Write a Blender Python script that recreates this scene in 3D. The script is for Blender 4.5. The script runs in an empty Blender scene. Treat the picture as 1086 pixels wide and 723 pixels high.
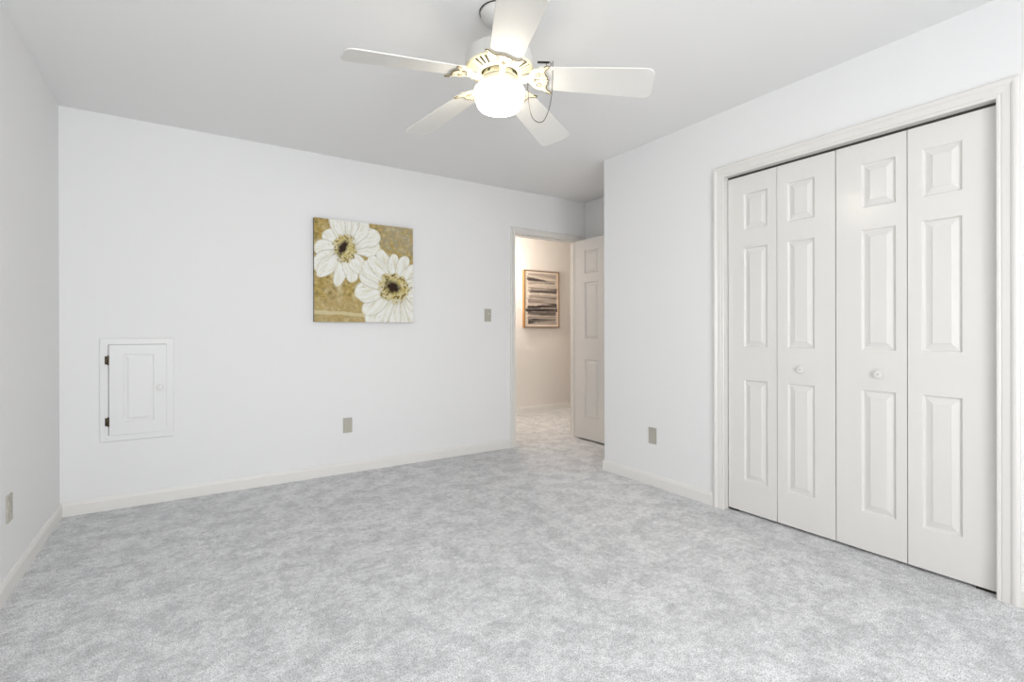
import bpy, bmesh, math, random
from mathutils import Vector, Matrix, noise
C = bpy.context.scene.collection
PI = math.pi

# ------------------------------------------------------------------ camera, world, light, exposure
W_PX = 1086.0
F_PX = 527.0
CAM_H = 1.092
sc = bpy.context.scene
cam_d = bpy.data.cameras.new('camera'); cam = bpy.data.objects.new('camera', cam_d); C.objects.link(cam)
cam_d.sensor_fit = 'HORIZONTAL'; cam_d.sensor_width = 36.0
cam_d.lens = 36.0 * F_PX / W_PX
cam_d.shift_y = -8.967 / W_PX
cam_d.clip_start = 0.02
cam.location = (0, 0, CAM_H)
cam.rotation_euler = (Matrix.Rotation(-0.5805, 4, 'Z') @ Matrix.Rotation(PI/2 - 0.0012, 4, 'X') @ Matrix.Rotation(-0.0026, 4, 'Z')).to_euler()
sc.camera = cam
sc.view_settings.view_transform = 'Standard'; sc.view_settings.look = 'None'
sc.view_settings.gamma = 1.0; sc.view_settings.use_curve_mapping = False
sc.view_settings.exposure = 0.46

WIN_POWER = 38.0
HALL_POWER = 58.0
GLOBE_EMIT = 9.5

wd = bpy.data.worlds.new('world'); sc.world = wd; wd.use_nodes = True
wd.node_tree.nodes['Background'].inputs[0].default_value = (0.8, 0.88, 1.0, 1)
wd.node_tree.nodes['Background'].inputs[1].default_value = 1.0

YR_LIGHT = -1.55
def area(name, loc, rot, sx, sy, power, color):
    d = bpy.data.lights.new(name, 'AREA'); d.shape = 'RECTANGLE'; d.size = sx; d.size_y = sy
    d.energy = power; d.color = color
    o = bpy.data.objects.new(name, d); C.objects.link(o); o.location = loc; o.rotation_euler = rot
    return o
# daylight outside the two windows behind the camera
for wx in (-0.08, 1.05):
    area('window_daylight', (wx, YR_LIGHT, 1.22), (-PI/2 - math.radians(3), 0, PI), 1.0, 1.6, WIN_POWER, (0.98, 0.982, 0.985))

# ------------------------------------------------------------------ materials
def mat(name, col, rough=0.6, metal=0.0, spec=0.5, emit=None, es=0.0):
    m = bpy.data.materials.new(name); m.use_nodes = True
    b = m.node_tree.nodes['Principled BSDF']
    b.inputs['Base Color'].default_value = (*col, 1); b.inputs['Roughness'].default_value = rough
    b.inputs['Metallic'].default_value = metal; b.inputs['Specular IOR Level'].default_value = spec
    if emit:
        b.inputs['Emission Color'].default_value = (*emit, 1); b.inputs['Emission Strength'].default_value = es
    return m
def nodes(m): return m.node_tree.nodes, m.node_tree.links, m.node_tree.nodes['Principled BSDF']
def add_noise_bump(m, scale, strength, dist=0.002, detail=3, colvar=0.0, stretch=None):
    n, l, b = nodes(m)
    tc = n.new('ShaderNodeTexCoord'); mp = n.new('ShaderNodeMapping'); l.new(tc.outputs['Object'], mp.inputs[0])
    if stretch: mp.inputs['Scale'].default_value = stretch
    t = n.new('ShaderNodeTexNoise'); t.inputs['Scale'].default_value = scale; t.inputs['Detail'].default_value = detail
    l.new(mp.outputs[0], t.inputs['Vector'])
    bp = n.new('ShaderNodeBump'); bp.inputs['Strength'].default_value = strength; bp.inputs['Distance'].default_value = dist
    l.new(t.outputs['Fac'], bp.inputs['Height']); l.new(bp.outputs[0], b.inputs['Normal'])
    if colvar:
        base = b.inputs['Base Color'].default_value[:3]
        r = n.new('ShaderNodeValToRGB')
        r.color_ramp.elements[0].position = 0.3; r.color_ramp.elements[1].position = 0.7
        r.color_ramp.elements[0].color = (*[c*(1-colvar) for c in base], 1)
        r.color_ramp.elements[1].color = (*[min(1, c*(1+colvar)) for c in base], 1)
        l.new(t.outputs['Fac'], r.inputs[0]); l.new(r.outputs[0], b.inputs['Base Color'])
    return m
M = {}
M['wall'] = add_noise_bump(mat('wall_paint', (0.90, 0.90, 0.90), 0.75, spec=0.25), 220, 0.12, 0.001)
M['ceiling'] = add_noise_bump(mat('ceiling_paint', (0.91, 0.91, 0.905), 0.9, spec=0.15), 160, 0.15, 0.001)
M['hall_wall'] = add_noise_bump(mat('hall_wall_paint', (0.84, 0.81, 0.77), 0.75, spec=0.25), 220, 0.12, 0.001)
M['trim'] = add_noise_bump(mat('trim_paint', (0.84, 0.82, 0.785), 0.25), 90, 0.06, 0.0008)
M['base'] = add_noise_bump(mat('baseboard_paint', (0.87, 0.86, 0.83), 0.38), 90, 0.06, 0.0008)
M['door'] = add_noise_bump(mat('door_paint', (0.83, 0.81, 0.78), 0.19), 60, 0.10, 0.0008, stretch=(6, 6, 0.6))
M['hatch'] = add_noise_bump(mat('hatch_paint', (0.87, 0.87, 0.868), 0.42), 90, 0.05, 0.0008)
M['leaf'] = add_noise_bump(mat('hall_door_paint', (0.80, 0.78, 0.755), 0.30), 60, 0.10, 0.0008, stretch=(6, 6, 0.6))
M['dark'] = mat('dark_metal', (0.035, 0.03, 0.026), 0.5, 0.6)
M['track'] = mat('track_metal', (0.10, 0.09, 0.085), 0.5, 0.7)
M['bronze'] = mat('antique_bronze', (0.06, 0.045, 0.03), 0.4, 0.85)
M['knob'] = mat('white_porcelain', (0.85, 0.84, 0.82), 0.15)
M['knob_screw'] = mat('knob_screw', (0.55, 0.53, 0.50), 0.3, 0.6)
M['plate'] = mat('almond_plate', (0.50, 0.475, 0.415), 0.4)
M['plate2'] = mat('almond_insert', (0.55, 0.53, 0.46), 0.35)
M['slot'] = mat('socket_slot', (0.06, 0.055, 0.05), 0.6)
M['steel'] = mat('satin_steel', (0.55, 0.54, 0.52), 0.35, 0.9)
M['closet'] = mat('closet_shade_and_backing', (0.30, 0.29, 0.28), 0.9)  # closet shade put into the wall colour; also used for the print backing
M['fanwhite'] = mat('fan_enamel', (0.70, 0.695, 0.67), 0.35)
M['blade'] = add_noise_bump(mat('fan_blade_white', (0.78, 0.765, 0.73), 0.45), 30, 0.05, 0.0006, stretch=(1, 12, 1))
M['cream'] = mat('fan_cream_casting', (0.82, 0.77, 0.58), 0.35)
M['fitter'] = mat('fan_fitter_metal', (0.40, 0.38, 0.32), 0.4)
M['antique'] = mat('fan_antique_edge', (0.20, 0.15, 0.085), 0.4, 0.5)
M['motor_dark'] = mat('motor_inside', (0.12, 0.10, 0.05), 0.6, 0.3)
M['chain'] = mat('chain_metal', (0.06, 0.05, 0.04), 0.4, 0.7)
M['globe'] = mat('opal_glass_lit', (0.95, 0.93, 0.88), 0.25, emit=(1.0, 0.92, 0.76), es=GLOBE_EMIT)
M['pane'] = bpy.data.materials.new('window_pane'); M['pane'].use_nodes = True
_n, _l, _b = nodes(M['pane']); _t = _n.new('ShaderNodeBsdfTransparent'); _g = _n.new('ShaderNodeBsdfGlossy'); _x = _n.new('ShaderNodeMixShader')
_g.inputs['Roughness'].default_value = 0.02; _x.inputs[0].default_value = 0.06
_l.new(_t.outputs[0], _x.inputs[1]); _l.new(_g.outputs[0], _x.inputs[2]); _l.new(_x.outputs[0], _n['Material Output'].inputs[0])

def carpet():
    m = mat('grey_carpet', (0.6, 0.6, 0.6), 0.95, spec=0.1)
    n, l, b = nodes(m)
    b.inputs['Sheen Weight'].default_value = 0.15
    tc = n.new('ShaderNodeTexCoord')
    def tex(scale, detail, rough=0.5, stretch=None, dist=0.0):
        mp = n.new('ShaderNodeMapping'); l.new(tc.outputs['Object'], mp.inputs[0])
        if stretch: mp.inputs['Scale'].default_value = stretch; mp.inputs['Rotation'].default_value = (0, 0, 0.5)
        t = n.new('ShaderNodeTexNoise'); t.inputs['Scale'].default_value = scale; t.inputs['Detail'].default_value = detail
        t.inputs['Roughness'].default_value = rough; t.inputs['Distortion'].default_value = dist
        l.new(mp.outputs[0], t.inputs['Vector']); return t
    def ramp(t, p0, c0, p1, c1):
        r = n.new('ShaderNodeValToRGB'); e = r.color_ramp.elements
        e[0].position = p0; e[0].color = (*c0, 1); e[1].position = p1; e[1].color = (*c1, 1)
        l.new(t.outputs['Fac'], r.inputs[0]); return r
    patch = ramp(tex(7.5, 9, 0.80, dist=0.15), 0.42, (0.71, 0.715, 0.73), 0.56, (0.93, 0.935, 0.95))
    broad = ramp(tex(1.5, 2, 0.5), 0.35, (0.95, 0.95, 0.95), 0.65, (1.0, 1.0, 1.0))
    pile = ramp(tex(190, 4, 0.9), 0.40, (0.46, 0.46, 0.46), 0.55, (1.16, 1.16, 1.16))
    mid = ramp(tex(38, 5, 0.75), 0.38, (0.80, 0.80, 0.80), 0.60, (1.03, 1.03, 1.03))
    def mul(a, c):
        x = n.new('ShaderNodeMix'); x.data_type = 'RGBA'; x.blend_type = 'MULTIPLY'; x.inputs[0].default_value = 1.0
        l.new(a, x.inputs[6]); l.new(c, x.inputs[7]); return x.outputs[2]
    col = mul(mul(mul(patch.outputs[0], broad.outputs[0]), mid.outputs[0]), pile.outputs[0])
    l.new(col, b.inputs['Base Color'])
    hb = tex(170, 2, 0.7)
    bp = n.new('ShaderNodeBump'); bp.inputs['Strength'].default_value = 0.55; bp.inputs['Distance'].default_value = 0.006
    l.new(hb.outputs['Fac'], bp.inputs['Height']); l.new(bp.outputs[0], b.inputs['Normal'])
    return m
M['carpet'] = carpet()

def vcol_mat(name, rough=0.7, bump=0.3, scale=150):
    m = mat(name, (1, 1, 1), rough, spec=0.3); add_noise_bump(m, scale, bump, 0.001)
    n, l, b = nodes(m); a = n.new('ShaderNodeVertexColor'); a.layer_name = 'pigment'
    l.new(a.outputs['Color'], b.inputs['Base Color']); return m
M['canvas_paint'] = vcol_mat('canvas_paint')
M['ink'] = vcol_mat('ink_on_paper', 0.5, 0.05)
M['canvas_edge'] = add_noise_bump(mat('canvas_edge', (0.16, 0.14, 0.10), 0.8), 300, 0.4)
M['oak'] = add_noise_bump(mat('oak_frame_side_lit', (0.40, 0.20, 0.065), 0.45), 60, 0.2, 0.001, colvar=0.2, stretch=(8, 8, 0.5))  # warm light on the frame sides put into the orange tone
M['oak_front_shaded'] = add_noise_bump(mat('oak_frame_face_shaded', (0.17, 0.10, 0.05), 0.5), 60, 0.2, 0.001, colvar=0.2, stretch=(8, 8, 0.5))  # darker copy of the oak, shade of the front put into the colour

# ------------------------------------------------------------------ helpers
def BM(): return bmesh.new()
def box(bm, x0, x1, y0, y1, z0, z1, bev=0.0):
    t = bmesh.new(); bmesh.ops.create_cube(t, size=1)
    for v in t.verts:
        v.co = Vector(((x0+x1)/2 + v.co.x*(x1-x0), (y0+y1)/2 + v.co.y*(y1-y0), (z0+z1)/2 + v.co.z*(z1-z0)))
    if bev: bmesh.ops.bevel(t, geom=t.edges[:], offset=bev, segments=2, affect='EDGES', profile=0.5)
    me = bpy.data.meshes.new('t'); t.to_mesh(me); bm.from_mesh(me); bpy.data.meshes.remove(me); t.free()
    return bm
def lathe(bm, prof, seg=48, skip=None, mtx=None):
    rings = []
    for r, z in prof:
        if r < 1e-6: rings.append([bm.verts.new((0, 0, z))])
        else: rings.append([bm.verts.new((r*math.cos(2*PI*i/seg), r*math.sin(2*PI*i/seg), z)) for i in range(seg)])
    for k in range(len(rings)-1):
        a, b = rings[k], rings[k+1]
        for i in range(seg):
            if skip and skip(k, i): continue
            j = (i+1) % seg
            if len(a) == 1 and len(b) == 1: continue
            if len(a) == 1: bm.faces.new((a[0], b[j], b[i]))
            elif len(b) == 1: bm.faces.new((a[i], a[j], b[0]))
            else: bm.faces.new((a[i], a[j], b[j], b[i]))
    if mtx: bmesh.ops.transform(bm, matrix=mtx, verts=[v for r in rings for v in r])
    return bm
def tube(bm, pts, r, seg=8):
    pts = [Vector(p) for p in pts]; rings = []
    up = Vector((0.13, 0.27, 0.95)).normalized()
    for i, p in enumerate(pts):
        d = (pts[min(i+1, len(pts)-1)] - pts[max(i-1, 0)]).normalized()
        a = d.cross(up).normalized(); b = d.cross(a).normalized()
        rings.append([bm.verts.new(p + r*(a*math.cos(2*PI*k/seg) + b*math.sin(2*PI*k/seg))) for k in range(seg)])
    for i in range(len(rings)-1):
        for k in range(seg):
            j = (k+1) % seg; bm.faces.new((rings[i][k], rings[i][j], rings[i+1][j], rings[i+1][k]))
    bm.faces.new(rings[0]); bm.faces.new(rings[-1][::-1]); return bm
def prism(bm, outline, z0, z1, mtx=None):
    lo = [bm.verts.new((x, y, z0)) for x, y in outline]; hi = [bm.verts.new((x, y, z1)) for x, y in outline]
    bm.faces.new(lo[::-1]); bm.faces.new(hi); n = len(lo)
    for i in range(n): bm.faces.new((lo[i], lo[(i+1) % n], hi[(i+1) % n], hi[i]))
    if mtx: bmesh.ops.transform(bm, matrix=mtx, verts=lo+hi)
    return bm
def obj(name, bm, m, parent=None, loc=(0, 0, 0), rot=(0, 0, 0), smooth=False):
    bmesh.ops.recalc_face_normals(bm, faces=bm.faces[:])
    me = bpy.data.meshes.new(name); bm.to_mesh(me); bm.free(); me.materials.append(m)
    if smooth:
        for p in me.polygons: p.use_smooth = True
        me.set_sharp_from_angle(angle=math.radians(35))
    o = bpy.data.objects.new(name, me); C.objects.link(o); o.location = loc; o.rotation_euler = rot
    if parent: o.parent = parent
    return o
def tag(o, label, cat, group=None, kind=None):
    o['label'] = label; o['category'] = cat
    if group: o['group'] = group
    if kind: o['kind'] = kind
    return o
def thing(name, label, cat, loc=(0, 0, 0), rotz=0, group=None, kind=None):
    o = bpy.data.objects.new(name, None); C.objects.link(o); o.location = loc; o.rotation_euler = (0, 0, rotz)
    o.empty_display_size = 0.1
    return tag(o, label, cat, group, kind)
def copy_tree(o, parent=None):
    c = o.copy(); C.objects.link(c); c.parent = parent
    for ch in [q for q in bpy.data.objects if q.parent == o]: copy_tree(ch, c)
    return c

# ------------------------------------------------------------------ room dimensions
XL, YB, XR, YC, Z = -0.629, 3.934, 2.763, 2.882, 2.44
XN, YR, WT = 3.500, -1.25, 0.11          # nook wall, rear wall, wall thickness
DX0, DX1, DZ = 2.615, 3.382, 2.027       # doorway in the back wall
CY0, CY1, CZ = 0.610, 1.834, 2.034       # closet opening in the right wall
YH0 = YB + 0.095; YH = 5.53; HX0, HX1 = 1.9, 6.2   # hall

def S(name, bm, m, label, cat): return tag(obj(name, bm, m), label, cat, kind='structure')
S('floor', box(BM(), XL-WT, HX1+0.1, YR-WT, YH+0.1, -0.08, 0), M['carpet'], 'light grey mottled pile carpet covering room and hall', 'floor')
S('ceiling', box(BM(), XL-WT, HX1+0.1, YR-WT, YH+0.1, Z, Z+0.08), M['ceiling'], 'plain off-white painted ceiling above the fan', 'ceiling')
S('wall_left', box(BM(), XL-WT, XL, YR-WT, YB+0.095, 0, Z), M['wall'], 'white wall at the left edge with a low outlet', 'wall')
b = BM(); box(b, XL, DX0-0.018, YB, YH0, 0, Z); box(b, DX1+0.018, XN+WT, YB, YH0, 0, Z); box(b, DX0-0.018, DX1+0.018, YB, YH0, DZ+0.018, Z)
S('wall_back', b, M['wall'], 'wide white wall behind the flower painting, with the doorway', 'wall')
b = BM(); box(b, XR, XR+WT, CY1+0.018, YC, 0, Z); box(b, XR, XR+WT, YR, CY0-0.018, 0, Z); box(b, XR, XR+WT, CY0-0.018, CY1+0.018, CZ+0.018, Z)
box(b, XR+WT, XN, YC-WT, YC, 0, Z)
S('wall_right', b, M['wall'], 'white wall holding the closet, ending at an outside corner', 'wall')
S('wall_nook', box(BM(), XN, XN+WT, YR-WT, YB, 0, Z), M['wall'], 'shaded white wall behind the open hall door', 'wall')
S('wall_closet', box(BM(), XR+WT, XN, 0.2, 0.28, 0, Z), M['closet'], 'closet side wall with shade put into its dark colour', 'wall')
S('wall_closet_back', box(BM(), XN-0.02, XN, 0.28, YC-WT, 0, Z), M['closet'], 'closet back wall with shade put into its dark colour', 'wall')
WX = ((-0.56, 0.42), (0.56, 1.54)); WZ0, WZ1 = 0.45, 2.00
b = BM(); xs = [XL, WX[0][0], WX[0][1], WX[1][0], WX[1][1], XN]
for i in range(0, 5, 2): box(b, xs[i], xs[i+1], YR-WT, YR, 0, Z)
for a, c in WX: box(b, a, c, YR-WT, YR, 0, WZ0); box(b, a, c, YR-WT, YR, WZ1, Z)
S('wall_rear', b, M['wall'], 'white wall with two windows behind the viewer', 'wall')
S('wall_hall', box(BM(), HX0, HX1, YH, YH+0.1, 0, Z), M['hall_wall'], 'warm white hall wall seen through the doorway', 'wall')
S('wall_hall_left', box(BM(), HX0-0.1, HX0, YH0, YH+0.1, 0, Z), M['hall_wall'], 'warm white end wall of the hall, left', 'wall')
b = BM(); box(b, HX1, HX1+0.1, YH0, YH+0.1, 0, Z); box(b, XN+WT, HX1+0.1, YB, YH0, 0, Z)
S('wall_hall_right', b, M['hall_wall'], 'warm white end wall of the hall, right', 'wall')
for k, (a, c) in enumerate(WX):
    r = thing('window_%d' % (k+1), 'white sash window in the wall behind the viewer, %s' % ('left' if k == 0 else 'right'), 'window', ((a+c)/2, YR-WT/2, WZ0), kind='structure')
    w = (c-a)/2; h = WZ1-WZ0; b = BM()
    for q in ((-w, -w+.05, 0, h), (w-.05, w, 0, h), (-w+.05, w-.05, 0, .05), (-w+.05, w-.05, h-.05, h), (-w+.05, w-.05, h/2-.02, h/2+.02)): box(b, q[0], q[1], -.03, .03, q[2], q[3])
    obj('window_frame', b, M['trim'], r)
    obj('pane', box(BM(), -w+.05, w-.05, -.003, .003, .05, h-.05), M['pane'], r)
    obj('window_sill', box(BM(), -w-.04, w+.04, .056, .11, -.03, 0), M['trim'], r)

# ------------------------------------------------------------------ trim
CAS = [(0, 0), (0, .009), (.003, .012), (.010, .012), (.014, .009), (.017, .012), (.040, .014), (.044, .018), (.050, .021), (.058, .021), (.063, .018), (.066, .013), (.066, 0)]
def casing(name, x0, x1, zt, loc, rotz, label, scale=1.0, z0=0.0):
    bm = BM(); rows = []
    for w, d in CAS:
        w *= scale
        rows.append([bm.verts.new(p) for p in ((x0-w, -d, z0), (x0-w, -d, zt+w), (x1+w, -d, zt+w), (x1+w, -d, z0))])
    for i in range(len(rows)-1):
        for k in range(3): bm.faces.new((rows[i][k], rows[i][k+1], rows[i+1][k+1], rows[i+1][k]))
    return tag(obj(name, bm, M['trim'], None, loc, (0, 0, rotz)), label, 'door trim', kind='structure')
casing('trim_1', DX0, DX1, DZ, (0, YB, 0), 0, 'white moulded casing around the hall doorway', 0.86)
casing('trim_2', -CY1, -CY0, CZ, (XR, 0, 0), -PI/2, 'white moulded casing around the closet doors', 1.06)
b = BM(); box(b, DX0-.018, DX0, YB-.002, YH0+.002, 0, DZ+.018); box(b, DX1, DX1+.018, YB-.002, YH0+.002, 0, DZ+.018); box(b, DX0, DX1, YB-.002, YH0+.002, DZ, DZ+.018)
box(b, DX0, DX0+.011, YB+.040, YB+.075, 0, DZ); box(b, DX1-.011, DX1, YB+.040, YB+.075, 0, DZ); box(b, DX0+.011, DX1-.011, YB+.040, YB+.075, DZ-.011, DZ)
j = S('trim_3', b, M['trim'], 'white door jamb lining the hall doorway', 'door trim')
obj('strike_plate', box(BM(), DX0-.001, DX0+.0015, YB+.006, YB+.034, .93, 1.0), M['steel'], j)
b = BM(); box(b, XR-.002, XR+WT, CY1, CY1+.018, 0, CZ+.018); box(b, XR-.002, XR+WT, CY0-.018, CY0, 0, CZ+.018); box(b, XR-.002, XR+WT, CY0, CY1, CZ, CZ+.018)
S('trim_4', b, M['trim'], 'white jamb lining the closet opening', 'door trim')
casing('trim_5', -DX1, -DX0, DZ, (0, YH0, 0), PI, 'white moulded casing on the hall side of the doorway', 0.86)

BP = [(0, 0), (.013, 0), (.013, .064), (.010, .070), (.008, .078), (.004, .083), (0, .083)]
def baseboard(name, p0, p1, label, m0=0, m1=0):
    # runs p0 -> p1, projecting to the right of the travel direction; m0/m1: mitre sign at each end
    p0 = Vector(p0); p1 = Vector(p1); d = (p1-p0).normalized(); nrm = Vector((d.y, -d.x)); bm = BM(); R = []
    for q, s in ((p0, m0), (p1, m1)):
        R.append([bm.verts.new((*(q + nrm*t + d*(s*t)), h)) for t, h in BP])
    n = len(BP)
    for i in range(n): bm.faces.new((R[0][i], R[0][(i+1) % n], R[1][(i+1) % n], R[1][i]))
    bm.faces.new(R[0]); bm.faces.new(R[1][::-1])
    return S(name, bm, M['base'], label, 'baseboard')
baseboard('baseboard_left', (XL, YR), (XL, YB), 'cream white baseboard along the left wall', 1, -1)
baseboard('baseboard_back', (XL, YB), (DX0-.057, YB), 'cream white baseboard along the back wall', 1, 0)
baseboard('baseboard_right', (XR, YC), (XR, CY1+.070), 'cream white baseboard between outside corner and closet', -1, 0)
baseboard('baseboard_right_near', (XR, CY0-.070), (XR, YR), 'cream white baseboard on the near side of the closet', 0, -1)
baseboard('baseboard_nook', (XN, YC), (XR, YC), 'cream white baseboard on the short return wall', 1, 1)
baseboard('baseboard_nook_side', (XN, YB), (XN, YC), 'cream white baseboard behind the open hall door', 0, -1)
baseboard('baseboard_hall', (HX0, YH), (HX1, YH), 'white baseboard along the hall wall')

# ------------------------------------------------------------------ panelled leaves
def leaf_bm(w, h, t, cols, rows, prof=((0, 0), (.003, .001), (.008, .011), (.013, .0115), (.037, .0035), (.0385, .0015)), both=True):
    bm = BM()
    xs = sorted({0, w, *[v for c in cols for v in c]}); zs = sorted({0, h, *[v for r in rows for v in r]})
    for side in ((0, 1), (t, -1)) if both else ((0, 1),):
        y0, s = side
        for i in range(len(xs)-1):
            for k in range(len(zs)-1):
                x0, x1, z0, z1 = xs[i], xs[i+1], zs[k], zs[k+1]
                if (x0, x1) in cols and (z0, z1) in rows:
                    prev = None
                    for ins, dep in prof:
                        ring = [bm.verts.new((a, y0 + s*dep, c)) for a, c in ((x0+ins, z0+ins), (x1-ins, z0+ins), (x1-ins, z1-ins), (x0+ins, z1-ins))]
                        if prev:
                            for q in range(4): bm.faces.new((prev[q], prev[(q+1) % 4], ring[(q+1) % 4], ring[q]))
                        prev = ring
                    bm.faces.new(prev)
                else: bm.faces.new([bm.verts.new(p) for p in ((x0, y0, z0), (x1, y0, z0), (x1, y0, z1), (x0, y0, z1))])
    for i in range(len(xs)-1):
        for z in (0, h): bm.faces.new([bm.verts.new(p) for p in ((xs[i], 0, z), (xs[i+1], 0, z), (xs[i+1], t, z), (xs[i], t, z))])
    for k in range(len(zs)-1):
        for x in (0, w): bm.faces.new([bm.verts.new(p) for p in ((x, 0, zs[k]), (x, 0, zs[k+1]), (x, t, zs[k+1]), (x, t, zs[k]))])
    if not both: bm.faces.new([bm.verts.new(p) for p in ((0, t, 0), (w, t, 0), (w, t, h), (0, t, h))])
    bmesh.ops.remove_doubles(bm, verts=bm.verts[:], dist=1e-5)
    return bm
def knob(parent, x, z, r=.0185, y=0.0):
    mt = Matrix.Rotation(PI/2, 4, 'X')
    k = obj('knob', lathe(BM(), [(0, 0), (r*.62, 0), (r*.60, .002), (r*.45, .005), (r*.5, .009), (r*.95, .013), (r, .018), (r*.92, .022), (r*.6, .0235), (r*.3, .023), (0, .0228)], 28, mtx=mt), M['knob'], parent, (x, y, z), smooth=True)
    obj('screw', lathe(BM(), [(.0040, .0228), (.0036, .0240), (0, .0244)], 14, mtx=mt), M['knob_screw'], k, smooth=True)
    return k
# closet: four leaves, two folding pairs
LW = 0.2995; CH = 2.007; DF = XR + 0.030
rows_c = [(.185, .790), (.982, 1.578), (1.682, 1.902)]
def bifold(name, y_left, label, stiles, knob_leaf):
    r = thing(name, label, 'closet door', (DF, y_left, 0.014), -PI/2, kind='structure')
    for i, (a, c) in enumerate(stiles):
        ang = 0.004 if i == 0 else -0.004
        l = obj('door_leaf', leaf_bm(LW, CH, .034, [(a, c)], rows_c), M['door'], r, (i*(LW+.0035), 0 if i == 0 else -LW*math.sin(.004), 0), (0, 0, -ang))
        if i == knob_leaf: knob(l, (a+c)/2 + .006, .870)
    for z in (.25, 1.0, 1.75): obj('hinge', box(BM(), LW-.012, LW+.0155, .031, .036, z-.03, z+.03), M['steel'], r)
    return r
bifold('door_2', CY1-.006, 'left pair of white six panel bifold closet doors', [(.100, .247), (.055, .200)], 1)
bifold('door_3', CY1-.006-2*(LW+.0035)-.001, 'right pair of white six panel bifold closet doors, nearest the viewer', [(.112, .258), (.052, .195)], 0)
b = BM(); box(b, XR+.033, XR+.058, CY0+.004, CY1-.004, CZ-.008, CZ-.0005); tr = S('trim_6', b, M['track'], 'dark metal track above the bifold doors', 'door track')
b = BM(); box(b, XR+.036, XR+.066, CY0, CY0+.075, 0.0005, .010, .001); S('trim_7', b, M['dark'], 'dark floor bracket under the near closet door', 'door bracket')
b = BM(); box(b, XR+.036, XR+.066, CY1-.06, CY1, 0.0005, .010, .001); S('trim_8', b, M['dark'], 'dark floor bracket under the far closet door', 'door bracket')

# hall door standing open
d1 = thing('door_1', 'white six panel hall door standing open against the nook', 'door', (3.345, 3.898, 0.020), -PI/2, kind='structure')
DW = .757
lf = obj('door_leaf', leaf_bm(DW, 1.995, .035, [(.125, .330), (.427, .632)], [(.215, .795), (.995, 1.570), (1.655, 1.890)]), M['leaf'], d1)
for z in (.20, 1.0, 1.80):
    h = BM(); lathe(h, [(0, 0), (.006, 0), (.006, .09), (0, .09)], 14); bmesh.ops.transform(h, matrix=Matrix.Translation((-.006, .040, z-.045)), verts=h.verts[:]); box(h, -.004, .0, .004, .036, z-.045, z+.045)
    obj('hinge', h, M['bronze'], d1, smooth=True)
for s, y in ((1, 0), (-1, .035)):
    mt = Matrix.Rotation(s*PI/2, 4, 'X')
    obj('door_knob', lathe(BM(), [(0, 0), (.030, 0), (.030, .004), (.012, .010), (.011, .028), (.024, .036), (.027, .048), (.020, .058), (0, .061)], 28, mtx=mt), M['steel'], d1, (DW-.065, y, .93), smooth=True)

# ------------------------------------------------------------------ access hatch in the back wall
hx0, hx1, hz0, hz1 = -.444, -.068, .420, 1.060
ht = thing('access_hatch', 'small white panelled access door framed low in the back wall', 'hatch', ((hx0+hx1)/2, YB, hz0))
cx = (hx0+hx1)/2; w2 = (hx1-hx0)/2; hh = hz1-hz0
bm = BM(); R = []
for ins, d in ((0, 0), (0, .008), (.004, .012), (.038, .012), (.042, .009), (.044, .002), (.044, 0)):
    R.append([bm.verts.new((x, -d, z)) for x, z in ((-w2+ins, ins), (w2-ins, ins), (w2-ins, hh-ins), (-w2+ins, hh-ins))])
for i in range(len(R)-1):
    for q in range(4): bm.faces.new((R[i][q], R[i][(q+1) % 4], R[i+1][(q+1) % 4], R[i+1][q]))
obj('frame', bm, M['hatch'], ht)
dw, dh = .288, .556
hd = obj('door', leaf_bm(dw, dh, .018, [(.070, dw-.064)], [(.078, dh-.056)], ((0, 0), (.003, .002), (.006, .005), (.012, .005), (.026, .001), (.028, .0008)), both=False), M['hatch'], ht, (-.396-cx, -.0205, .461-hz0))
knob(hd, .254, .280, .0160)
for z in (.095, .475):
    h = BM(); lathe(h, [(0, 0), (.0045, 0), (.0045, .058), (0, .058)], 12)
    bmesh.ops.transform(h, matrix=Matrix.Translation((-.4015-cx, -.0175, z+.0)), verts=h.verts[:])
    box(h, -.418-cx, -.404-cx, -.0155, -.0122, z+.004, z+.054, .001)
    obj('hinge', h, M['bronze'], ht, smooth=True)

# ------------------------------------------------------------------ outlets and switch
def outlet(loc, rotz, label, group=None):
    t = thing('wall_outlet', label, 'outlet', loc, rotz)
    obj('cover_plate', box(BM(), -.035, .035, -.006, -.0002, -.0575, .0575, .0022), M['plate'], t)
    for z in (-.0195, .0195):
        out = [(math.cos(a)*.0165, max(-.0125, min(.0125, math.sin(a)*.0165))) for a in [2*PI*i/32 for i in range(32)]]
        s = obj('socket', prism(BM(), out, .0055, .0078, Matrix.Rotation(PI/2, 4, 'X')), M['plate2'], t, (0, 0, z))
        b = BM(); box(b, -.0075, -.0055, -.0082, -.0076, .000, .008); box(b, .0055, .0075, -.0082, -.0076, .000, .007); box(b, -.0022, .0022, -.0082, -.0076, -.009, -.005)
        obj('slots', b, M['slot'], s)
    obj('screw', lathe(BM(), [(.003, .0060), (.0026, .0070), (0, .0072)], 12, mtx=Matrix.Rotation(PI/2, 4, 'X')), M['plate2'], t)
    return t
outlet((1.048, YB, .371), 0, 'almond duplex outlet low on the back wall below the painting')
outlet((XR, 2.397, .355), -PI/2, 'almond duplex outlet on the right wall between corner and closet')
outlet((XL, 2.922, .354), PI/2, 'almond duplex outlet on the left wall at the photo edge')
t = thing('light_switch', 'almond toggle light switch on the back wall beside the doorway', 'switch', (2.313, YB, 1.246))
obj('cover_plate', box(BM(), -.035, .035, -.006, -.0002, -.0575, .0575, .0022), M['plate'], t)
obj('surround', box(BM(), -.010, .010, -.0085, -.0055, -.0175, .0175, .001), M['plate2'], t)
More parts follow.
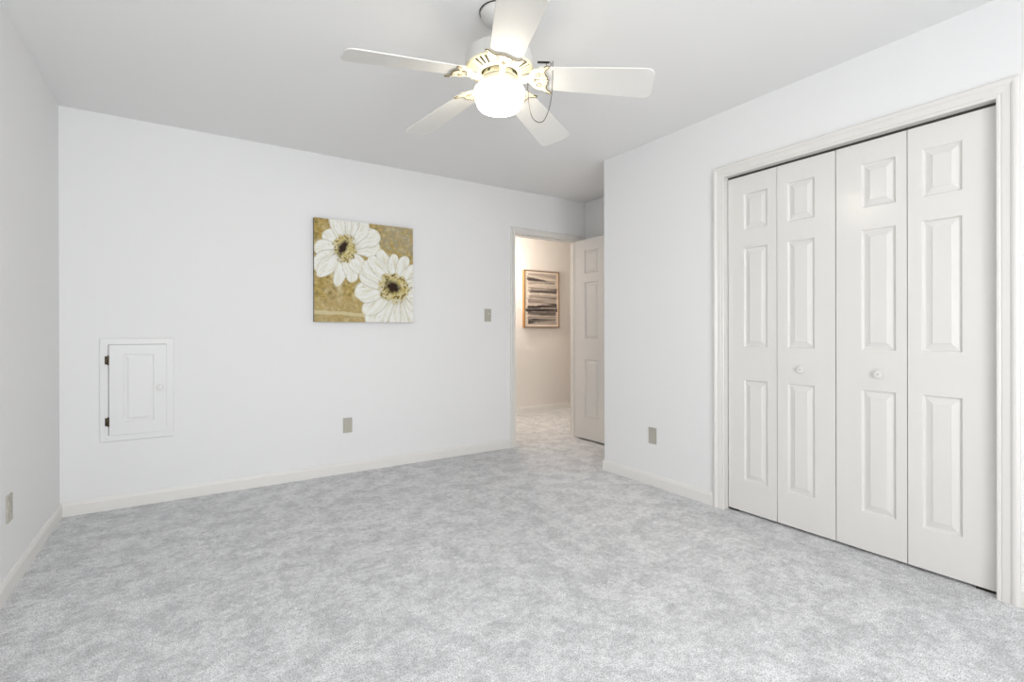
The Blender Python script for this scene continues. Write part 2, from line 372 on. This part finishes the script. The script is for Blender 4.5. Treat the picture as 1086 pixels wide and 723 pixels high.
b = BM(); prism(b, [(-.0045, 0), (.0045, 0), (.0045, .011), (-.0045, .011)], 0, .016); bmesh.ops.transform(b, matrix=Matrix.Translation((0, -.008, 0)) @ Matrix.Rotation(math.radians(65), 4, 'X'), verts=b.verts[:])
obj('toggle', b, M['knob'], t)
for z in (-.042, .042): obj('screw', lathe(BM(), [(.003, .0060), (.0026, .0070), (0, .0072)], 12, mtx=Matrix.Rotation(PI/2, 4, 'X')), M['plate2'], t, (0, 0, z))

# ------------------------------------------------------------------ pictures
def lerp(a, b, t): t = max(0, min(1, t)); return tuple(x + (y-x)*t for x, y in zip(a, b))
def srgb(*c): return tuple((v/255/12.92) if v/255 <= .04045 else ((v/255+.055)/1.055)**2.4 for v in c)
def N(x, y, s, z=0.0): return noise.noise(Vector((x*s, y*s, z)))
def paint_grid(name, w, h, nx, ny, fn, m, parent, loc):
    vs, fs, cols = [], [], []
    for j in range(ny+1):
        for i in range(nx+1):
            s, t = i/nx, j/ny; vs.append((s*w, 0, h*(1-t))); cols.append(fn(s, t))
    for j in range(ny):
        for i in range(nx):
            a = j*(nx+1)+i; fs.append((a, a+nx+1, a+nx+2, a+1))
    me = bpy.data.meshes.new(name); me.from_pydata(vs, [], fs); me.materials.append(m)
    at = me.color_attributes.new('pigment', 'FLOAT_COLOR', 'POINT')
    for k, c in enumerate(cols): at.data[k].color = (*c, 1)
    o = bpy.data.objects.new(name, me); C.objects.link(o); o.parent = parent; o.location = loc
    return o
GOLD, OLIVE, TAN, GREY, CREAMC = srgb(184, 158, 84), srgb(140, 124, 66), srgb(190, 168, 118), srgb(172, 164, 140), srgb(216, 206, 164)
WHITE, IVORY, VEIN, PIT, YEL = srgb(246, 246, 240), srgb(226, 221, 196), srgb(150, 140, 92), srgb(44, 26, 12), srgb(196, 176, 92)
F1 = ((.290, .270), [(.09, .13, .095), (.00, .30, .095), (.00, .50, .105), (.03, .56, .07), (.215, .655, .060), (.37, .60, .075), (.47, .50, .09), (.64, .235, .095), (.64, .09, .10), (.50, -.02, .10), (.36, -.12, .095), (.255, -.14, .095), (.17, -.10, .08)], (.030, .068, 0.50), (.095, .125), .1)
F2 = ((.800, .640), [(.63, .245, .070), (.785, .285, .062), (.93, .30, .068), (1.06, .40, .085), (1.16, .60, .11), (1.15, .80, .11), (1.04, 1.10, .12), (.87, 1.16, .11), (.72, 1.16, .12), (.53, 1.06, .13), (.47, .92, .10), (.38, .72, .115), (.43, .50, .11), (.46, .40, .10), (.53, .33, .08)], (.062, .050, 0.5), (.145, .130), .5)
def petals(s, t, fl, col):
    (fx, fy), tips, core, ring, sd = fl
    if math.hypot(s-fx, t-fy) < ring[0]*1.3 + .03*N(s, t, 12, sd): col = lerp(IVORY, VEIN, .1)
    wx = N(s, t, 9, sd)*.014; wy = N(s, t, 9, sd+5)*.014
    for (tx, ty, hw) in tips:
        dx, dy = tx-fx, ty-fy; L = math.hypot(dx, dy); ux, uy = dx/L, dy/L
        px, py = s-fx+wx, t-fy+wy
        u = (px*ux+py*uy)/L; v = (-px*uy+py*ux)
        if u < 0.0 or u > 1.0: continue
        wdt = hw*(min(1, (u/.62))**.6 if u < .62 else math.sqrt(max(0, 1-((u-.62)/.38)**2.2)))
        if abs(v) < wdt:
            e = abs(v)/wdt
            c = lerp(WHITE, IVORY, .12 + .9*N(u*3, v*60, 1.0, sd))
            c = lerp(c, VEIN, max(0, (.42-u))*1.5)
            if abs(N(v*90, u*2.0, 1.0, tx*7)) < .035: c = lerp(c, VEIN, .32)
            edge = max(0, (e-.80)/.20); c = lerp(c, VEIN, edge*edge*.6)
            tip = max(0, (u-.93)/.07); c = lerp(c, IVORY, tip)
            col = c
    return col
def heart(s, t, fl, col):
    (fx, fy), tips, (ca, cb, rot), (ra, rb), sd = fl
    px, py = s-fx, t-fy
    q = math.hypot(px/ra, py/rb) + N(s, t, 26, sd)*.35
    if q < 1.25:
        f = N(s, t, 55, sd+2)
        c = lerp(YEL, CREAMC, .5+1.1*f)
        if q > .72 and f < -.12: c = lerp(OLIVE, PIT, .25)
        if q > 1.0: c = lerp(c, col, (q-1.0)/.25)
        col = c
    kx = px + .02; ky = py + .005
    cr, sr = math.cos(rot), math.sin(rot); a = (kx*cr+ky*sr)/ca; bb = (-kx*sr+ky*cr)/cb
    d = math.hypot(a, bb) + N(s, t, 40, sd+9)*.35
    if d < 1.6: col = lerp(PIT, col, (d-.8)/.8)
    return col
def daisy(s, t):
    n1 = N(s, t, 7, 1.3); n2 = N(s, t, 24, 4.1); n3 = N(s, t, 60, 8.8)
    c = lerp(GOLD, TAN, .5+.9*n1); c = lerp(c, OLIVE, max(0, .15+1.4*n2)); c = lerp(c, CREAMC, max(0, 1.5*N(s, t, 15, 21)-.15)); c = lerp(c, srgb(118, 84, 40), max(0, n3*1.2-.2))
    if s > .6 and t < .35: c = lerp(c, GREY, .75*min(1, (s-.6)/.12)*(.65+n2)*min(1, (.35-t)/.12))
    if t > .72 and s < .5:
        c = lerp(c, TAN, .6*min(1, (t-.72)/.1))
        if abs(t - (.905+.05*s+.012*n1)) < .017: c = lerp(c, CREAMC, .8)
    c = lerp(c, CREAMC, max(0, N(s, t, 33, 14)*.9-.1))
    c = petals(s, t, F1, c); c = heart(s, t, F1, c)
    c = petals(s, t, F2, c); c = heart(s, t, F2, c)
    return c
pt = thing('flower_painting', 'square canvas of two white daisies on mottled gold', 'painting', (.798, YB, 1.172))
PW = .778
obj('canvas', box(BM(), 0, PW, -.034, -.001, 0, PW), M['canvas_edge'], pt)
paint_grid('painted_front', PW, PW, 230, 230, daisy, M['canvas_paint'], pt, (0, -.0345, 0))

PAPER = srgb(226, 214, 200)
STR = [ # (t centre left, t centre right, half height left, right, s0, s1, darkness, seed)
 (.055, .075, .020, .028, .10, .92, .22, 1), (.135, .205, .038, .022, .07, .88, .92, 2), (.215, .205, .022, .020, .12, .90, .35, 3),
 (.330, .330, .045, .050, .16, .96, .62, 4), (.375, .365, .018, .020, .14, .95, .75, 5), (.455, .450, .035, .040, .14, .97, .40, 6), (.500, .510, .028, .030, .06, .92, .45, 7), (.575, .560, .035, .030, .10, .92, .42, 8),
 (.655, .620, .032, .050, .08, .95, .90, 9), (.695, .690, .032, .038, .03, .97, 1.0, 10), (.755, .770, .035, .030, .07, .92, .80, 11), (.815, .810, .030, .025, .10, .90, .45, 12),
 (.905, .860, .050, .018, .10, .92, 1.0, 13)]
def abstract(s, t):
    c = PAPER
    INK = srgb(40, 36, 40)
    e = .09 + .035*N(0, t, 22, 40); f2 = .93 + .035*N(1, t, 22, 41)
    if e < s < f2 and .045 < t < .955: c = lerp(c, srgb(150, 138, 130), max(0, min(.9, .58 + 1.8*N(s*.8, t*16, 1.0, 42) + .6*N(s*1.5, t*50, 1.0, 43))))
    for (a, b_, ha, hb_, s0, s1, dk, sd) in STR:
        e0 = s0 + .03*N(0, t, 30, sd); e1 = s1 + .03*N(1, t, 30, sd)
        if s < e0 or s > e1: continue
        f = (s-s0)/(s1-s0); y = a + (b_-a)*f + .010*N(s, 0, 5, sd); h = ha + (hb_-ha)*f
        q = abs(t-y)/h + .25*N(s, t, 14, sd)
        if q < 1:
            st = .72 + .9*N(s*1.2, t*45, 1.0, sd)
            fade = 1.0 if sd not in (2, 13) else 1.0 - .5*f
            c = lerp(c, lerp(INK, srgb(120, 106, 98), (1-dk)*1.1), max(0, min(1, dk*st*fade*1.25))*min(1, (1-q)*4))
    if abs(t-(.668-.012*s)) < .006 and s > .45 and s < .93: c = lerp(c, PAPER, .8)
    return c
HXP, HZP, HWP, HHP = 3.798, 1.150, .600, .780
pf = thing('abstract_picture', 'framed print of black and grey brush strokes on the hall wall', 'picture', (HXP, YH, HZP))
FD = .045
bm = BM(); R = []
for ins, d in ((0, 0), (0, FD), (.012, FD), (.012, FD-.010)):
    R.append([bm.verts.new((x, -d, z)) for x, z in ((ins, ins), (HWP-ins, ins), (HWP-ins, HHP-ins), (ins, HHP-ins))])
for i in range(len(R)-1):
    for q in range(4): bm.faces.new((R[i][q], R[i][(q+1) % 4], R[i+1][(q+1) % 4], R[i+1][q]))
fr = obj('frame', bm, M['oak'], pf); fr.data.materials.append(M['oak_front_shaded'])
for p in fr.data.polygons:
    if abs(p.normal.y) > .9: p.material_index = 1
obj('backing', box(BM(), .010, HWP-.010, -(FD-.012), -.001, .010, HHP-.010), M['closet'], pf)
paint_grid('print', HWP-.022, HHP-.022, 110, 160, abstract, M['ink'], pf, (.011, -(FD-.0105), .011))

# ------------------------------------------------------------------ ceiling fan
FX, FY = 1.110, 1.785
fan = thing('ceiling_fan', 'white five blade ceiling fan with a lit opal globe and ornate cream irons', 'ceiling fan', (FX, FY, Z))
obj('canopy', lathe(BM(), [(0, -.0005), (.078, -.0005), (.080, -.006), (.078, -.014), (.070, -.030), (.050, -.048), (.030, -.056), (.024, -.058), (0, -.058)], 56), M['fanwhite'], fan, smooth=True)
obj('canopy_gap_shadow', lathe(BM(), [(.0805, -.0004), (.0835, -.0004), (.0835, -.0035), (.0805, -.0035)], 56), M['dark'], fan, smooth=True)  # dark ring standing in for the shadowed gap between canopy and ceiling
obj('downrod', lathe(BM(), [(0, -.056), (.0125, -.056), (.0125, -.135), (.022, -.140), (.022, -.150), (0, -.150)], 24), M['fanwhite'], fan, smooth=True)
obj('motor_housing', lathe(BM(), [(0, -.146), (.040, -.147), (.085, -.153), (.118, -.163), (.136, -.177), (.141, -.190), (.141, -.226), (.145, -.230), (.145, -.238), (.139, -.241), (.139, -.236), (.0, -.236)], 72), M['fanwhite'], fan, smooth=True)
A0 = 3.0226
SEG = 180
def is_iron(i):
    a = (2*PI*(i+.5)/SEG - A0) % (2*PI/5)
    return min(a, 2*PI/5 - a) < math.radians(13)
def vent_skip(k, i): return k == 2 and (i % 5 in (1, 2)) and not is_iron(i)
obj('vent_plate', lathe(BM(), [(.143, -.2405), (.137, -.246), (.136, -.2465), (.096, -.2575), (.088, -.262), (.078, -.262), (.074, -.258)], SEG, vent_skip), M['cream'], fan, smooth=True)
obj('motor_core', lathe(BM(), [(0, -.2395), (.132, -.2395), (.130, -.2405), (0, -.2410)], 60), M['motor_dark'], fan)
def win_skip(k, i): return k == 2 and (i % 15) in (6, 7, 8)
obj('switch_housing', lathe(BM(), [(0, -.256), (.066, -.256), (.070, -.262), (.074, -.276), (.078, -.280), (.078, -.284), (0, -.284)], 120, win_skip), M['cream'], fan, smooth=True)
obj('switch_core', lathe(BM(), [(0, -.257), (.062, -.257), (.066, -.279), (0, -.279)], 60), M['antique'], fan, smooth=True)
obj('light_fitter', lathe(BM(), [(0, -.284), (.072, -.284), (.079, -.288), (.079, -.310), (.075, -.314), (0, -.314)], 72), M['fitter'], fan, smooth=True)
obj('globe', lathe(BM(), [(.070, -.312), (.082, -.316), (.097, -.320), (.105, -.328), (.107, -.338), (.105, -.352), (.100, -.374), (.093, -.394), (.083, -.405), (.066, -.412), (.036, -.416), (0, -.417)], 72), M['globe'], fan, smooth=True)
# one blade arm pointing along local +x
ROOT_Z = 2.170 - Z; DROOP = math.radians(5.6); PITCH = math.radians(-12)
half = [(.172, .056), (.178, .062), (.30, .068), (.45, .075), (.598, .081), (.616, .078), (.629, .067), (.635, .050)]
out = [(x, -y) for x, y in half] + [(x, y) for x, y in half[::-1]]
ih = [(.098, .012), (.118, .014), (.132, .022), (.142, .038), (.158, .047), (.178, .050), (.196, .058), (.212, .066), (.218, .062), (.214, .054), (.204, .048), (.197, .036), (.200, .024), (.208, .014), (.205, .006), (.212, 0)]
ih = [(x, y*1.2 if x > .13 else y) for x, y in ih]
iout = ih + [(x, -y) for x, y in ih[::-1][1:]]
rimpts = [(x, y) for x, y in ih[6:]] + [(x, -y) for x, y in ih[6:][::-1][1:]]
first = None
def mk_arm():
    e = obj('blade', prism(BM(), out, 0, .0055, Matrix.Rotation(PITCH, 4, 'X')), M['blade'], fan)
    md = e.modifiers.new('bev', 'BEVEL'); md.width = .0015; md.segments = 2; md.limit_method = 'ANGLE'
    P = Matrix.Rotation(PITCH, 4, 'X')
    ib = prism(BM(), iout, -.0062, -.0003, P)
    neck = BM(); tube(neck, [(.075, 0, .0-.018+.004), (.10, 0, -.012), (.125, 0, -.006), (.15, 0, -.004)], .012, 10)
    i = obj('blade_iron', ib, M['cream'], fan)
    md = i.modifiers.new('bev', 'BEVEL'); md.width = .002; md.segments = 2; md.limit_method = 'ANGLE'
    rm = obj('scroll_edge', tube(BM(), [P @ Vector((x, y, -.0062)) for x, y in rimpts], .0022, 8), M['antique'], i, smooth=True)
    sc_ = BM()
    for s in (-1, 1):
        tube(sc_, [P @ Vector((.172 + .020*(1-k/16)*math.cos(k*.62), s*(.026 + .014*(1-k/16)*math.sin(k*.62)), -.0066)) for k in range(15)], .0014, 6)
    tube(sc_, [P @ Vector((.125+.05*k/6, .004*math.sin(k), -.0066)) for k in range(7)], .0012, 6)
    obj('scroll_relief', sc_, M['antique'], i, smooth=True)
    for (sx, sy) in ((.186, .034), (.186, -.034), (.186, 0)): obj('screw', lathe(BM(), [(.005, 0), (.0045, -.002), (0, -.003)], 12, mtx=P @ Matrix.Translation((sx, sy, -.0062))), M['cream'], i, smooth=True)
    nk = obj('arm_neck', neck, M['cream'], i, smooth=True)
    return e, i
e0, i0 = mk_arm()
for k in range(5):
    a = A0 - k*2*PI/5
    if k == 0: e, i = e0, i0
    else: e, i = copy_tree(e0, fan), copy_tree(i0, fan)
    for o in (e, i): o.location = (0, 0, ROOT_Z); o.rotation_euler = (math.radians(-3) if k == 3 else 0, DROOP + (math.radians(2.2) if k == 3 else 0), a)
# pull chain looped over the right-hand blade, with its dark clip
rv = Vector((.836, -.548, 0)); fv = Vector((.548, .836, 0))
def cpt(px, py, dd):   # offset from the fan axis: right, depth, height
    return rv*px + fv*dd + Vector((0, 0, py))
cp = [cpt(.080, -.296, .0), cpt(.112, -.300, -.01)]
cp = [cpt(.078, -.292, 0), cpt(.116, -.296, -.01), cpt(.120, -.330, -.015), cpt(.123, -.39, -.025), cpt(.132, -.445, -.035), cpt(.150, -.478, -.05), cpt(.170, -.488, -.06), cpt(.187, -.478, -.065), cpt(.204, -.44, -.075), cpt(.214, -.39, -.08), cpt(.218, -.33, -.085), cpt(.219, -.28, -.085), cpt(.219, -.252, -.085)]
def smoothpath(p, n=6):
    o = []
    for i in range(len(p)-1):
        a, b_, c, d = p[max(i-1, 0)], p[i], p[i+1], p[min(i+2, len(p)-1)]
        for k in range(n):
            t_ = k/n; o.append(.5*((2*b_) + (c-a)*t_ + (2*a-5*b_+4*c-d)*t_**2 + (3*b_-a-3*c+d)*t_**3))
    return o + [p[-1]]
chn = obj('pull_chain', tube(BM(), smoothpath(cp), .0016, 6), M['chain'], fan, smooth=True)
b = BM(); tube(b, [cpt(.158, -.247, -.07), cpt(.205, -.251, -.075)], .0042, 10)
tube(b, [cpt(.203 + .010*math.cos(k*.45), -.261 + .010*math.sin(k*.45), -.08) for k in range(15)], .0016, 6)
obj('chain_clip', b, M['dark'], fan, smooth=True)

# ------------------------------------------------------------------ hall pendant lamp, out of view beyond the doorway
hl = thing('hall_lamp', 'opal globe pendant lamp hanging in the hall beyond the doorway', 'lamp', (3.24, 5.24, Z))
obj('ceiling_rose', lathe(BM(), [(0, -.0005), (.055, -.0005), (.055, -.012), (.03, -.028), (0, -.028)], 40), M['fanwhite'], hl, smooth=True)
obj('cord', tube(BM(), [(0, 0, -.026), (0, 0, -.20), (0, 0, -.43)], .004, 8), M['fanwhite'], hl, smooth=True)
obj('lamp_cap', lathe(BM(), [(0, -.425), (.035, -.428), (.05, -.450), (.05, -.462), (0, -.462)], 32), M['steel'], hl, smooth=True)
obj('lamp_shade', lathe(BM(), [(.048, -.460)] + [(.105*math.sin(a), -.555 + .105*math.cos(a)) for a in [.48 + (PI-.48)*k/14 for k in range(15)]], 40), mat('hall_shade_lit', (.95, .9, .8), .4, emit=(1.0, .88, .77), es=HALL_POWER), hl, smooth=True)
